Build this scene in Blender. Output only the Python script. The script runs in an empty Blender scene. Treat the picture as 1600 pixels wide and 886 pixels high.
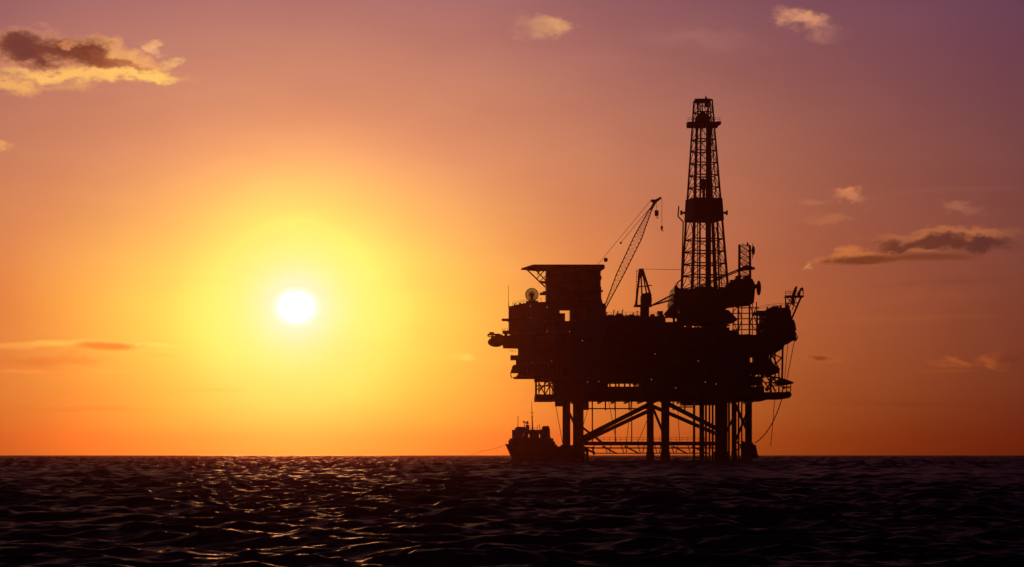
import bpy, bmesh, math, random
import numpy as np
from mathutils import Vector, Matrix

R = math.radians
random.seed(11)
scene = bpy.context.scene
COL = scene.collection

# ------------------------------------------------------------------ camera
H = 1.7                       # eye height above the mean sea surface, metres
LENS = 85.0
F = LENS / 36.0 * 1600        # focal length in photo pixels
cam_d = bpy.data.cameras.new("camera")
cam_d.lens = LENS
cam_d.sensor_width = 36.0
cam_d.shift_y = (711 - 443) / 1600
cam_d.clip_start = 0.5
cam_d.clip_end = 60000
cam = bpy.data.objects.new("camera", cam_d)
COL.objects.link(cam)
cam.location = (0, 0, H)
cam.rotation_euler = (R(90), 0, 0)
scene.camera = cam

# ------------------------------------------------------------------ exposure
scene.view_settings.view_transform = 'Standard'
scene.view_settings.look = 'None'
scene.view_settings.exposure = 0.0
scene.view_settings.gamma = 1.0
scene.view_settings.use_curve_mapping = False
scene.cycles.use_denoising = True
scene.cycles.volume_bounces = 0
scene.cycles.max_bounces = 6

# ------------------------------------------------------------------ sky
SUN_AZ = math.degrees(math.atan2(463 - 800, F))
SUN_EL = math.degrees(math.atan2(711 - 480, math.hypot(F, 337)))
DPP = math.degrees(1.0 / F)   # degrees of sky per photo pixel


def lin(c):
    out = []
    for v in c[:3]:
        v = v / 255.0
        out.append(v / 12.92 if v <= 0.04045 else ((v + 0.055) / 1.055) ** 2.4)
    return (out[0], out[1], out[2], 1.0)


class Nodes:
    def __init__(self, nt):
        self.nt = nt

    def new(self, t, **kw):
        n = self.nt.nodes.new(t)
        for k, v in kw.items():
            setattr(n, k, v)
        return n

    def put(self, sock, v):
        if isinstance(v, bpy.types.NodeSocket):
            self.nt.links.new(v, sock)
        else:
            sock.default_value = v

    def m(self, op, a, b=0.0, c=None):
        n = self.new('ShaderNodeMath', operation=op)
        self.put(n.inputs[0], a)
        self.put(n.inputs[1], b)
        if c is not None:
            self.put(n.inputs[2], c)
        return n.outputs[0]

    def smooth(self, v, lo, hi, a=0.0, b=1.0, kind='SMOOTHSTEP'):
        n = self.new('ShaderNodeMapRange', interpolation_type=kind)
        n.clamp = True
        self.put(n.inputs['Value'], v)
        for k, x in (('From Min', lo), ('From Max', hi), ('To Min', a), ('To Max', b)):
            self.put(n.inputs[k], x)
        return n.outputs['Result']

    def mix(self, f, a, b, blend='MIX'):
        n = self.new('ShaderNodeMix', data_type='RGBA', blend_type=blend)
        self.put(n.inputs[0], f)
        self.put(n.inputs[6], a)
        self.put(n.inputs[7], b)
        return n.outputs[2]

    def vec(self, x, y, z=0.0):
        n = self.new('ShaderNodeCombineXYZ')
        for i, v in enumerate((x, y, z)):
            self.put(n.inputs[i], v)
        return n.outputs[0]

    def noise(self, v, scale, detail=4.0, rough=0.55, out=0):
        n = self.new('ShaderNodeTexNoise')
        self.put(n.inputs['Vector'], v)
        n.inputs['Scale'].default_value = scale
        n.inputs['Detail'].default_value = detail
        n.inputs['Roughness'].default_value = rough
        return n.outputs[out]

    def ramp(self, v, stops):
        n = self.new('ShaderNodeValToRGB')
        cr = n.color_ramp
        cr.interpolation = 'B_SPLINE'
        while len(cr.elements) < len(stops):
            cr.elements.new(0.5)
        for e, (p, c) in zip(cr.elements, stops):
            e.position = p
            e.color = c
        self.put(n.inputs[0], v)
        return n.outputs[0]


world = bpy.data.worlds.new("World")
scene.world = world
world.use_nodes = True
wt = world.node_tree
wt.nodes.clear()
N = Nodes(wt)
tc = N.new('ShaderNodeTexCoord')
sep = N.new('ShaderNodeSeparateXYZ')
wt.links.new(tc.outputs['Generated'], sep.inputs[0])
dx, dy, dz = sep.outputs
AZ = N.m('MULTIPLY', N.m('ARCTAN2', dx, dy), 180 / math.pi)
EL = N.m('MULTIPLY', N.m('ARCSINE', dz), 180 / math.pi)
ra = N.m('SUBTRACT', AZ, SUN_AZ)
re_ = N.m('SUBTRACT', EL, SUN_EL)
rr = N.m('SQRT', N.m('ADD', N.m('MULTIPLY', ra, ra), N.m('MULTIPLY', re_, re_)))
rr1 = N.m('DIVIDE', rr, 40.0)

NEAR = [(0.0, (255, 255, 235)), (0.6, (255, 255, 205)), (1.0, (255, 254, 160)), (1.5, (255, 252, 132)),
        (2.1, (255, 250, 116)), (2.6, (255, 240, 104))]
ROWS = [
    (0.1, [(3.45, (252, 208, 70)), (4.7, (247, 181, 62)), (6.0, (238, 158, 54)), (7.5, (222, 132, 48)),
           (10.2, (194, 106, 36)), (12.3, (162, 84, 26)), (14.6, (136, 63, 20)), (17.4, (110, 39, 15)), (30, (58, 22, 20))]),
    (3.5, [(3.0, (255, 226, 96)), (3.7, (255, 215, 90)), (4.5, (253, 194, 82)), (5.5, (248, 170, 76)),
           (6.7, (232, 140, 70)), (9.0, (206, 116, 66)), (12.7, (168, 88, 54)), (17.1, (126, 66, 50)), (30, (62, 30, 34))]),
    (7.0, [(2.2, (254, 226, 118)), (2.8, (252, 204, 118)), (3.5, (244, 178, 113)), (4.2, (235, 165, 111)), (5.0, (226, 155, 109)), (6.2, (214, 142, 102)), (7.5, (206, 135, 98)), (8.8, (192, 122, 94)),
           (13.0, (156, 93, 76)), (17.4, (122, 71, 72)), (30, (60, 32, 44))]),
    (10.8, [(6.0, (186, 126, 112)), (7.2, (176, 117, 112)), (8.8, (164, 106, 106)), (9.9, (150, 97, 100)), (13.3, (128, 80, 92)),
            (18.6, (104, 62, 86)), (30, (52, 32, 56))]),
    (15.0, [(11.0, (74, 48, 66)), (18.0, (60, 40, 62)), (30, (36, 26, 46))]),
    (24.0, [(18.0, (30, 22, 40)), (30, (24, 18, 36))]),
    (60.0, [(40.0, (12, 11, 22))]),
]
sky = None
prev_el = None
for el, stops in ROWS:
    near = [q for q in NEAR if q[0] < stops[0][0]] if el < 8 else [(0.0, stops[0][1])]
    st = near + stops + ([(40.0, stops[-1][1])] if stops[-1][0] < 40 else [])
    c = N.ramp(rr1, [(p / 40.0, lin(q)) for p, q in st])
    if sky is None:
        sky = c
    else:
        sky = N.mix(N.smooth(EL, prev_el, el, kind='LINEAR'), sky, c)
    prev_el = el
# the half of the sky away from the sunset is dusky
sky = N.mix(N.smooth(rr, 25, 90), sky, lin((20, 17, 30)))

# slow uneven tints in the high haze
v0 = N.vec(AZ, N.m('MULTIPLY', EL, 3.0), 0.0)
tint = N.noise(v0, 0.16, 3.0, 0.5)
sky = N.mix(N.smooth(tint, 0.35, 0.7, 0.0, 0.16), sky, N.mix(1.0, sky, lin((205, 168, 190)), 'MULTIPLY'))

# clouds: ragged soft patches, each placed by its bearing and elevation
wv = N.vec(AZ, N.m('MULTIPLY', EL, 1.7), 3.1)
w1 = N.noise(wv, 0.9, 5.0, 0.6, 1)
sw = N.new('ShaderNodeSeparateColor')
wt.links.new(w1, sw.inputs[0])
w2 = N.noise(wv, 3.2, 4.0, 0.6, 1)
sw2 = N.new('ShaderNodeSeparateColor')
wt.links.new(w2, sw2.inputs[0])
fine = N.noise(N.vec(AZ, N.m('MULTIPLY', EL, 1.8), 7.7), 1.7, 9.0, 0.72)


def warp(base, a, b, ka, kb):
    return N.m('ADD', base, N.m('ADD', N.m('MULTIPLY', N.m('SUBTRACT', a, 0.5), ka), N.m('MULTIPLY', N.m('SUBTRACT', b, 0.5), kb)))


WA = warp(AZ, sw.outputs[0], sw2.outputs[0], 1.5, 0.45)
WE = warp(EL, sw.outputs[1], sw2.outputs[1], 0.9, 0.35)
WE2 = warp(EL, sw.outputs[1], sw2.outputs[1], 0.14, 0.05)     # streaks stay flat
fine2 = N.noise(N.vec(AZ, N.m('MULTIPLY', EL, 7.0), 2.2), 0.8, 7.0, 0.62)


def cloud(sky, px, py, a, b, colour, alpha=1.0, tilt=0.0, ragged=0.5, soft=0.55, edge=0.0):
    """one ragged patch, centre and half axes in photo pixels turned into degrees of sky"""
    ca = math.degrees(math.atan2(px - 800, F))
    ce = math.degrees(math.atan2(711 - py, math.hypot(F, px - 800)))
    a, b = a * DPP, b * DPP
    t = R(tilt)
    u = N.m('SUBTRACT', WA, ca)
    v = N.m('SUBTRACT', WE2 if b < 9.5 * DPP and a > 3.2 * b else WE, ce)
    uu = N.m('ADD', N.m('MULTIPLY', u, math.cos(t) / a), N.m('MULTIPLY', v, math.sin(t) / a))
    vv = N.m('ADD', N.m('MULTIPLY', u, -math.sin(t) / b), N.m('MULTIPLY', v, math.cos(t) / b))
    d = N.m('SUBTRACT', 1.0, N.m('SQRT', N.m('ADD', N.m('MULTIPLY', uu, uu), N.m('MULTIPLY', vv, vv))))
    d = N.m('ADD', d, N.m('MULTIPLY', N.m('SUBTRACT', fine2 if b < 9.5 * DPP and a > 3.2 * b else fine, 0.5), ragged * 2))
    f = N.smooth(d, edge - 0.12, edge + soft * 1.5, 0.0, alpha)
    return N.mix(f, sky, lin(colour))


CLOUDS = [
    # big cloud, upper left: lit rim and belly, dark heart
    (66, 84, 112, 38, (232, 156, 108), 0.85, -4, 0.5, 0.4),
    (176, 92, 84, 30, (242, 170, 104), 0.9, -14, 0.5, 0.35),
    (130, 117, 165, 14, (255, 192, 104), 0.95, 0, 0.55, 0.45),
    (222, 118, 56, 11, (255, 202, 106), 0.95, -3, 0.5, 0.4),
    (20, 134, 62, 15, (250, 180, 100), 0.85, -4, 0.6, 0.5),
    (120, 134, 60, 10, (236, 172, 104), 0.5, 8, 0.6, 0.6),
    (62, 80, 92, 27, (122, 64, 50), 1.0, -4, 0.4, 0.45),
    (40, 74, 52, 27, (110, 58, 52), 0.95, 0, 0.35, 0.5),
    (134, 80, 66, 23, (116, 60, 44), 1.0, -8, 0.4, 0.45),
    (180, 96, 52, 12, (150, 80, 54), 0.8, -16, 0.4, 0.5),
    (100, 68, 20, 7, (214, 140, 92), 0.7, 10, 0.5, 0.6),
    (243, 74, 24, 10, (248, 184, 122), 0.85, -25, 0.7, 0.6),
    (268, 98, 24, 8, (246, 186, 118), 0.75, 15, 0.7, 0.6),
    # far left edge scrap and low left bank
    (-4, 231, 22, 7, (240, 165, 100), 0.8, 0, 0.4, 0.6),
    (150, 536, 150, 7, (255, 208, 92), 0.75, 1, 0.25, 0.5),
    (260, 540, 60, 5, (255, 232, 100), 0.8, -3, 0.25, 0.5),
    (30, 540, 60, 6, (250, 165, 78), 0.7, 0, 0.3, 0.5),
    (168, 540, 62, 8, (244, 138, 50), 0.95, 0, 0.15, 0.5),
    (60, 562, 130, 16, (226, 118, 46), 0.65, 0, 0.35, 0.8),
    (50, 580, 90, 4, (252, 156, 74), 0.8, 0, 0.25, 0.6),
    (190, 582, 60, 3.5, (255, 196, 84), 0.6, 0, 0.3, 0.6),
    (240, 556, 60, 4, (255, 205, 84), 0.6, 0, 0.3, 0.6),
    (722, 557, 32, 7, (255, 218, 98), 0.95, -3, 0.2, 0.5),
    (350, 395, 40, 6, (255, 238, 110), 0.35, 3, 0.3, 0.8),
    # thin lit scraps near the top
    (846, 42, 62, 20, (206, 150, 108), 0.85, 3, 0.4, 0.7),
    (872, 36, 30, 13, (222, 160, 108), 0.8, -10, 0.4, 0.6),
    (1252, 32, 52, 18, (222, 150, 112), 0.95, -12, 0.4, 0.6),
    (1275, 46, 56, 16, (180, 116, 100), 0.6, -10, 0.4, 0.8),
    (1085, 60, 120, 22, (172, 114, 104), 0.5, -4, 0.4, 0.9),
    # right hand scraps
    (1335, 306, 38, 12, (214, 132, 88), 0.9, -6, 0.4, 0.6),
    (1270, 316, 36, 6, (194, 116, 82), 0.6, 0, 0.4, 0.7),
    (1290, 342, 44, 10, (190, 112, 76), 0.6, -3, 0.4, 0.7),
    (1505, 324, 44, 10, (176, 108, 80), 0.65, -6, 0.4, 0.7),
    # long dark cloud on the right with a lit rim
    (1475, 374, 122, 23, (190, 110, 68), 0.85, 2, 0.45, 0.4),
    (1330, 405, 76, 12, (204, 118, 64), 0.85, 4, 0.45, 0.45),
    (1262, 417, 9, 11, (222, 146, 84), 0.7, 20, 0.8, 0.7),
    (1478, 380, 114, 18, (100, 53, 42), 1.0, 1, 0.42, 0.5),
    (1540, 379, 58, 13, (94, 49, 44), 1.0, -8, 0.42, 0.5),
    (1415, 389, 66, 11, (106, 55, 40), 0.95, 5, 0.42, 0.5),
    (1345, 406, 64, 9, (112, 55, 34), 0.95, 3, 0.35, 0.4),
    (1455, 402, 96, 7, (118, 59, 35), 0.85, 0, 0.3, 0.5),
    (1445, 392, 36, 3.5, (180, 106, 60), 0.7, 0, 0.4, 0.6),
    # faint streaks and veils
    (1420, 300, 220, 8, (150, 92, 76), 0.35, 2, 0.5, 0.9),
    (1350, 500, 260, 9, (178, 98, 52), 0.3, 1, 0.5, 0.9),
    (1500, 440, 160, 8, (112, 60, 46), 0.35, 2, 0.5, 0.9),
    (600, 120, 260, 10, (198, 136, 112), 0.35, -2, 0.6, 0.9),
    (330, 80, 200, 9, (186, 126, 116), 0.35, 2, 0.6, 0.9),
    (900, 90, 160, 9, (180, 120, 112), 0.35, -3, 0.6, 0.9),
    (300, 610, 170, 5, (255, 190, 78), 0.4, 0, 0.4, 0.9),
    (120, 640, 190, 6, (224, 112, 42), 0.4, 0, 0.4, 0.9),
    (1420, 630, 200, 7, (118, 50, 22), 0.35, 0, 0.4, 0.9),
    # low right
    (1282, 559, 44, 9, (186, 98, 48), 0.7, 0, 0.3, 0.6),
    (1281, 559, 26, 5, (128, 60, 34), 0.9, 0, 0.2, 0.6),
    (1487, 566, 34, 10, (176, 90, 42), 0.75, -4, 0.45, 0.6),
    (1555, 565, 42, 12, (174, 88, 42), 0.75, 3, 0.4, 0.6),
    (1586, 561, 36, 10, (112, 54, 34), 0.9, 0, 0.25, 0.6),
    (1470, 580, 70, 4, (160, 80, 34), 0.5, 0, 0.3, 0.7),
    (1380, 470, 200, 12, (172, 90, 58), 0.3, 3, 0.4, 0.9),
]
for c in CLOUDS:
    sky = cloud(sky, *c)

# the sun itself, a white disc that bleeds softly
disc = N.m('SQRT', N.m('ADD', N.m('MULTIPLY', ra, N.m('MULTIPLY', ra, 0.72)), N.m('MULTIPLY', re_, re_)))
sky = N.mix(N.smooth(disc, 0.06, 0.53, 1.0, 0.0), sky, (2.2, 2.1, 1.9, 1.0))

nishita = N.new('ShaderNodeTexSky', sky_type='NISHITA')
nishita.sun_disc = False
nishita.sun_elevation = R(SUN_EL)
nishita.sun_rotation = R(SUN_AZ)
bg1 = N.new('ShaderNodeBackground')
bg1.inputs['Strength'].default_value = 0.0003
wt.links.new(nishita.outputs[0], bg1.inputs['Color'])
bg2 = N.new('ShaderNodeBackground')
bg2.inputs['Strength'].default_value = 1.0
wt.links.new(sky, bg2.inputs['Color'])
ad = N.new('ShaderNodeAddShader')
wt.links.new(bg1.outputs[0], ad.inputs[0])
wt.links.new(bg2.outputs[0], ad.inputs[1])
wo = N.new('ShaderNodeOutputWorld')
wt.links.new(ad.outputs[0], wo.inputs['Surface'])

# ------------------------------------------------------------------ sun
sun_d = bpy.data.lights.new("sun", 'SUN')
sun_d.energy = 0.16
sun_d.color = (1.0, 0.38, 0.12)
sun_d.angle = R(4.6)      # the sun and its bright hazy aureole
sun = bpy.data.objects.new("sun", sun_d)
COL.objects.link(sun)
sdir = Vector((math.sin(R(SUN_AZ)) * math.cos(R(SUN_EL)), math.cos(R(SUN_AZ)) * math.cos(R(SUN_EL)), math.sin(R(SUN_EL))))
sun.rotation_euler = sdir.to_track_quat('Z', 'Y').to_euler()
sun.location = (-60, 400, 200)


# ------------------------------------------------------------------ mesh helpers
def px(x, y, d):
    """photo pixel at distance d (metres along the view axis) -> point in the world"""
    return Vector(((x - 800) * d / F, d, H + (711 - y) * d / F))


def base_of(o):
    b = Vector((0, 0, 0))
    while o is not None:
        b += o.location
        o = o.parent
    return b


class MB:
    def __init__(self):
        self.v, self.f = [], []

    def add(self, vs, fs):
        b = len(self.v)
        self.v += [tuple(p) for p in vs]
        self.f += [tuple(i + b for i in q) for q in fs]
        return self

    def box(self, x0, x1, y0, y1, z0, z1):
        vs = [(x, y, z) for z in (z0, z1) for x, y in ((x0, y0), (x1, y0), (x1, y1), (x0, y1))]
        return self.add(vs, [(3, 2, 1, 0), (4, 5, 6, 7), (0, 1, 5, 4), (1, 2, 6, 5), (2, 3, 7, 6), (3, 0, 4, 7)])

    def pbox(self, x0, x1, y0, y1, d0, d1):
        """box whose front face covers the photo rectangle at distance d0"""
        a, b = px(x0, y1, d0), px(x1, y0, d0)
        return self.box(a.x, b.x, d0, d1, a.z, b.z)

    def prism(self, pts, d0, d1):
        """outline in photo pixels at distance d0, extruded straight back to d1"""
        q = [px(x, y, d0) for x, y in pts]
        n = len(q)
        vs = [(p.x, d0, p.z) for p in q] + [(p.x, d1, p.z) for p in q]
        fs = [tuple(range(n)), tuple(range(2 * n - 1, n - 1, -1))]
        fs += [(i, i + n, (i + 1) % n + n, (i + 1) % n) for i in range(n)]
        return self.add(vs, fs)

    def bar(self, p, q, r, n=6, r2=None):
        p, q = Vector(p), Vector(q)
        d = q - p
        if d.length < 1e-6:
            return self
        r2 = r if r2 is None else r2
        m = d.to_track_quat('Z', 'Y').to_matrix()
        vs = []
        for c, rad in ((p, r), (q, r2)):
            for i in range(n):
                a = 2 * math.pi * (i + .5) / n
                vs.append(c + m @ Vector((math.cos(a) * rad, math.sin(a) * rad, 0)))
        fs = [tuple(range(n - 1, -1, -1)), tuple(range(n, 2 * n))]
        fs += [(i, (i + 1) % n, (i + 1) % n + n, i + n) for i in range(n)]
        return self.add(vs, fs)

    def path(self, pts, r, n=6):
        for a, b in zip(pts, pts[1:]):
            self.bar(a, b, r, n)
        return self

    def ball(self, c, rx, ry=None, rz=None, seg=12, rings=8):
        ry = rx if ry is None else ry
        rz = rx if rz is None else rz
        c = Vector(c)
        vs = [c + Vector((0, 0, rz))]
        for i in range(1, rings):
            t = math.pi * i / rings
            for j in range(seg):
                a = 2 * math.pi * j / seg
                vs.append(c + Vector((rx * math.sin(t) * math.cos(a), ry * math.sin(t) * math.sin(a), rz * math.cos(t))))
        vs.append(c - Vector((0, 0, rz)))
        fs = [(0, 1 + j, 1 + (j + 1) % seg) for j in range(seg)]
        for i in range(rings - 2):
            for j in range(seg):
                a, b = 1 + i * seg + j, 1 + i * seg + (j + 1) % seg
                fs.append((a, a + seg, b + seg, b))
        l = len(vs) - 1
        fs += [(l, l - seg + (j + 1) % seg, l - seg + j) for j in range(seg)]
        return self.add(vs, fs)

    def rail(self, pts, h=1.15, r=0.05, step=2.0):
        """hand rail on posts along a line of deck points"""
        for a, b in zip(pts, pts[1:]):
            a, b = Vector(a), Vector(b)
            n = max(1, int((b - a).length / step))
            for i in range(n + 1):
                p = a.lerp(b, i / n)
                self.bar(p, p + Vector((0, 0, h)), r, 4)
            for k in (1.0, 0.55):
                self.bar(a + Vector((0, 0, h * k)), b + Vector((0, 0, h * k)), r * 0.8, 4)
        return self

    def lattice(self, bot, top, bays, r, horiz=True, cross=True, n=4):
        """bracing between four legs given by their feet and heads"""
        lev = [[Vector(bot[k]).lerp(Vector(top[k]), i / bays) for k in range(4)] for i in range(bays + 1)]
        for i in range(bays + 1):
            for k in range(4):
                a, b = lev[i][k], lev[i][(k + 1) % 4]
                if horiz:
                    self.bar(a, b, r, n)
                if i < bays and cross:
                    c, d = lev[i + 1][k], lev[i + 1][(k + 1) % 4]
                    self.bar(a, d, r * 0.8, n)
                    self.bar(b, c, r * 0.8, n)
        return self

    def build(self, name, mat, parent=None, smooth=False):
        off = base_of(parent)
        me = bpy.data.meshes.new(name)
        me.from_pydata([(a - off.x, b - off.y, c - off.z) for a, b, c in self.v], [], self.f)
        bm = bmesh.new()
        bm.from_mesh(me)
        bmesh.ops.recalc_face_normals(bm, faces=bm.faces)
        bm.to_mesh(me)
        bm.free()
        if smooth:
            for p in me.polygons:
                p.use_smooth = True
        me.materials.append(mat)
        o = bpy.data.objects.new(name, me)
        COL.objects.link(o)
        o.parent = parent
        return o


def thing(name, label, cat, loc, group=None):
    o = bpy.data.objects.new(name, None)
    o.empty_display_size = 0.5
    COL.objects.link(o)
    o.location = loc
    o["label"] = label
    o["category"] = cat
    if group:
        o["group"] = group
    return o


def solo(o, label, cat, group=None):
    o["label"] = label
    o["category"] = cat
    if group:
        o["group"] = group
    return o


# ------------------------------------------------------------------ materials
def painted(name, c1, c2, rough=0.6, scale=0.4, metal=0.0, bump=0.15):
    m = bpy.data.materials.new(name)
    m.use_nodes = True
    nt = m.node_tree
    n = Nodes(nt)
    b = nt.nodes['Principled BSDF']
    t = n.new('ShaderNodeTexCoord')
    a = n.noise(t.outputs['Object'], scale, 6.0, 0.65)
    f = n.smooth(a, 0.45, 0.68)
    nt.links.new(n.mix(f, c1 + (1,), c2 + (1,)), b.inputs['Base Color'])
    nt.links.new(n.smooth(a, 0.3, 0.7, rough - 0.12, rough + 0.15), b.inputs['Roughness'])
    b.inputs['Metallic'].default_value = metal
    bp = n.new('ShaderNodeBump')
    bp.inputs['Strength'].default_value = bump
    bp.inputs['Distance'].default_value = 0.05
    nt.links.new(n.noise(t.outputs['Object'], scale * 8, 3.0), bp.inputs['Height'])
    nt.links.new(bp.outputs[0], b.inputs['Normal'])
    return m


STEEL = painted("painted_steel", (0.060, 0.050, 0.045), (0.11, 0.055, 0.035))
DARK = painted("dark_steel", (0.035, 0.030, 0.030), (0.06, 0.035, 0.025))
GREY = painted("grey_cladding", (0.13, 0.12, 0.12), (0.10, 0.08, 0.07), 0.55)
ORANGE = painted("lifeboat_shell", (0.30, 0.07, 0.02), (0.22, 0.06, 0.02), 0.4)
HULL = painted("ship_hull_paint", (0.05, 0.03, 0.03), (0.08, 0.04, 0.03), 0.45)
WHITE = painted("ship_white_paint", (0.35, 0.33, 0.30), (0.26, 0.21, 0.17), 0.45)
ROPE = painted("rope_fibre", (0.06, 0.05, 0.04), (0.09, 0.07, 0.05), 0.9, 2.0)

GLOW = bpy.data.materials.new("dull_glow")  # dull peach glow for the platform dots and the ship's sky gap
GLOW.use_nodes = True
_b = GLOW.node_tree.nodes['Principled BSDF']
_b.inputs['Base Color'].default_value = (0.6, 0.5, 0.4, 1)
_b.inputs['Emission Color'].default_value = (1.0, 0.55, 0.28, 1)
_b.inputs['Emission Strength'].default_value = 0.42

# ------------------------------------------------------------------ sea
def build_sea():
    rng = np.random.default_rng(5)
    rows = [3.0]
    while rows[-1] < 13000:
        d = rows[-1]
        if d < 32:
            s = 0.9
        elif d < 160:
            s = d * 0.0022
        elif d < 330:
            s = d * 0.0036
        elif d < 4600:
            s = 1.4 + (d - 330) * 0.0006
        else:
            s = d * 0.012
        rows.append(d + s)
    rows = np.array(rows)
    ang = [-15.0]
    inner = np.linspace(-15, 15, 420)
    side = 15 * np.geomspace(1.0, 7.0, 46)[1:]
    ang = np.radians(np.concatenate([-side[::-1], inner, side]))
    dang = np.gradient(ang)
    dr = np.gradient(rows)
    RR, AA = np.meshgrid(rows, ang, indexing='ij')
    X0 = RR * np.sin(AA)
    Y0 = RR * np.cos(AA)
    sp_r = np.repeat(dr[:, None], len(ang), 1)
    sp_t = RR * dang[None, :]
    X, Y, Z = X0.copy(), Y0.copy(), np.zeros_like(X0)
    n = 78
    lam = np.geomspace(0.18, 6.6, n) * rng.uniform(0.95, 1.05, n)
    # slope per component: short chop is steepest, the longer waves gentler
    slope = 0.062 * np.clip((1.5 / lam) ** 0.42, 0, 1.0)
    slope *= np.where(lam < 0.5, 0.8, 1.0)
    # an offshore swell that has died down near the camera
    lam = np.concatenate([lam, [19.0, 24.0, 29.0, 36.0, 44.0]])
    slope = np.concatenate([slope, [.030, .034, .034, .03, .024]])
    n = len(lam)
    th = rng.normal(0, 0.62, n)
    th += np.where(lam > 5, rng.normal(0.10, 0.1, n), 0)
    ph = rng.uniform(0, 2 * np.pi, n)
    # gusty patches: the chop is not equally steep everywhere
    gust = 0.74 + 0.36 * np.sin(X0 / 37.0 + 1.3 * np.sin(Y0 / 83.0)) * np.sin(Y0 / 61.0 + np.sin(X0 / 29.0))
    for i in range(n):
        k = 2 * np.pi / lam[i]
        kx, ky = np.sin(th[i]) * k, np.cos(th[i]) * k
        a = slope[i] / k
        proj = np.abs(np.cos(th[i])) * sp_r + np.abs(np.sin(th[i])) * sp_t * 0.6
        w = np.clip((lam[i] / np.maximum(proj, 1e-3) - 1.6) / 2.0, 0, 1)
        if lam[i] > 15:
            w = np.clip((RR - 240) / 500.0, 0, 1)
        elif lam[i] > 1.8:
            w = np.maximum(w, 0.9)
        if 1.8 < lam[i] < 15:
            w = w * (1 + 1.1 * np.clip((RR - 110) / 260.0, 0, 1))
        if lam[i] < 5:
            w = w * gust
        p = kx * X0 + ky * Y0 + ph[i]
        c, s = np.cos(p), np.sin(p)
        Z += w * a * c
        X -= w * a * s * np.sin(th[i]) * 0.9
        Y -= w * a * s * np.cos(th[i]) * 0.9
    nr, na = X.shape
    co = np.stack([X, Y, Z], -1).reshape(-1, 3).astype(np.float32)
    idx = np.arange(nr * na).reshape(nr, na)
    quads = np.stack([idx[:-1, :-1], idx[:-1, 1:], idx[1:, 1:], idx[1:, :-1]], -1).reshape(-1, 4)
    me = bpy.data.meshes.new("sea")
    me.vertices.add(len(co))
    me.vertices.foreach_set("co", co.ravel())
    me.loops.add(quads.size)
    me.loops.foreach_set("vertex_index", quads.ravel().astype(np.int32))
    me.polygons.add(len(quads))
    me.polygons.foreach_set("loop_start", np.arange(0, quads.size, 4, dtype=np.int32))
    me.polygons.foreach_set("loop_total", np.full(len(quads), 4, dtype=np.int32))
    me.polygons.foreach_set("use_smooth", np.ones(len(quads), dtype=bool))
    me.update(calc_edges=True)
    m = bpy.data.materials.new("sea_water")
    m.use_nodes = True
    nt = m.node_tree
    q = Nodes(nt)
    nt.nodes.remove(nt.nodes['Principled BSDF'])
    deep = q.new('ShaderNodeBsdfDiffuse')
    deep.inputs['Color'].default_value = (0.045, 0.012, 0.026, 1)
    gl = q.new('ShaderNodeBsdfGlossy')
    gl.inputs['Roughness'].default_value = SEA_ROUGH
    gl.inputs['Color'].default_value = (1.0, 0.93, 0.95, 1)
    fr = q.new('ShaderNodeFresnel')
    fr.inputs['IOR'].default_value = 1.33
    ms = q.new('ShaderNodeMixShader')
    nt.links.new(q.m('MULTIPLY', fr.outputs[0], SEA_SPEC), ms.inputs[0])
    nt.links.new(deep.outputs[0], ms.inputs[1])
    nt.links.new(gl.outputs[0], ms.inputs[2])
    nt.links.new(ms.outputs[0], nt.nodes['Material Output'].inputs['Surface'])
    t = q.new('ShaderNodeTexCoord')
    g = q.new('ShaderNodeMapping')
    g.inputs['Scale'].default_value = (0.6, 1.0, 1.0)
    nt.links.new(t.outputs['Object'], g.inputs[0])
    h1 = q.noise(g.outputs[0], 2.6, 5.0, 0.62)
    h2 = q.noise(g.outputs[0], 11.0, 3.0, 0.6)
    hh = q.m('ADD', q.m('MULTIPLY', h1, 0.16), q.m('MULTIPLY', h2, 0.03))
    bp = q.new('ShaderNodeBump')
    bp.inputs['Strength'].default_value = SEA_BUMP
    bp.inputs['Distance'].default_value = 1.0
    nt.links.new(hh, bp.inputs['Height'])
    for s in (deep, gl, fr):
        nt.links.new(bp.outputs[0], s.inputs['Normal'])
    me.materials.append(m)
    o = bpy.data.objects.new("sea", me)
    COL.objects.link(o)
    o["kind"] = "structure"
    o["label"] = "dark choppy open sea with sun glints under the low sun"
    return o


SEA_ROUGH, SEA_SPEC, SEA_BUMP = 0.16, 0.19, 0.42
build_sea()

# ------------------------------------------------------------------ haze over the water
HAZE_DENSITY = 7.0e-5
hz = MB().box(-14500, 14500, -900, 14500, -9, 118).build("haze", STEEL)
hm = bpy.data.materials.new("sea_haze")
hm.use_nodes = True
ht = hm.node_tree
ht.nodes.clear()
pv = ht.nodes.new('ShaderNodeVolumePrincipled')
pv.inputs['Color'].default_value = (0.95, 0.24, 0.13, 1)  # red scattering tint imitates the lens-flare veil over the rig's left side
pv.inputs['Density'].default_value = HAZE_DENSITY
pv.inputs['Anisotropy'].default_value = 0.95
ho = ht.nodes.new('ShaderNodeOutputMaterial')
ht.links.new(pv.outputs[0], ho.inputs['Volume'])
hz.data.materials.clear()
hz.data.materials.append(hm)
hz["kind"] = "stuff"
hz["label"] = "thin warm sea haze over the water"

# ------------------------------------------------------------------ oil platform
rig = thing("oil_platform", "huge dark steel oil platform standing on tubular legs in the sea", "oil platform",
            (36, 634, 0))


def part(mb, name, mat=STEEL, parent=None, smooth=False, label=None):
    o = mb.build(name, mat, parent if parent is not None else rig, smooth)
    if label:
        o["label"] = label
    return o


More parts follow.
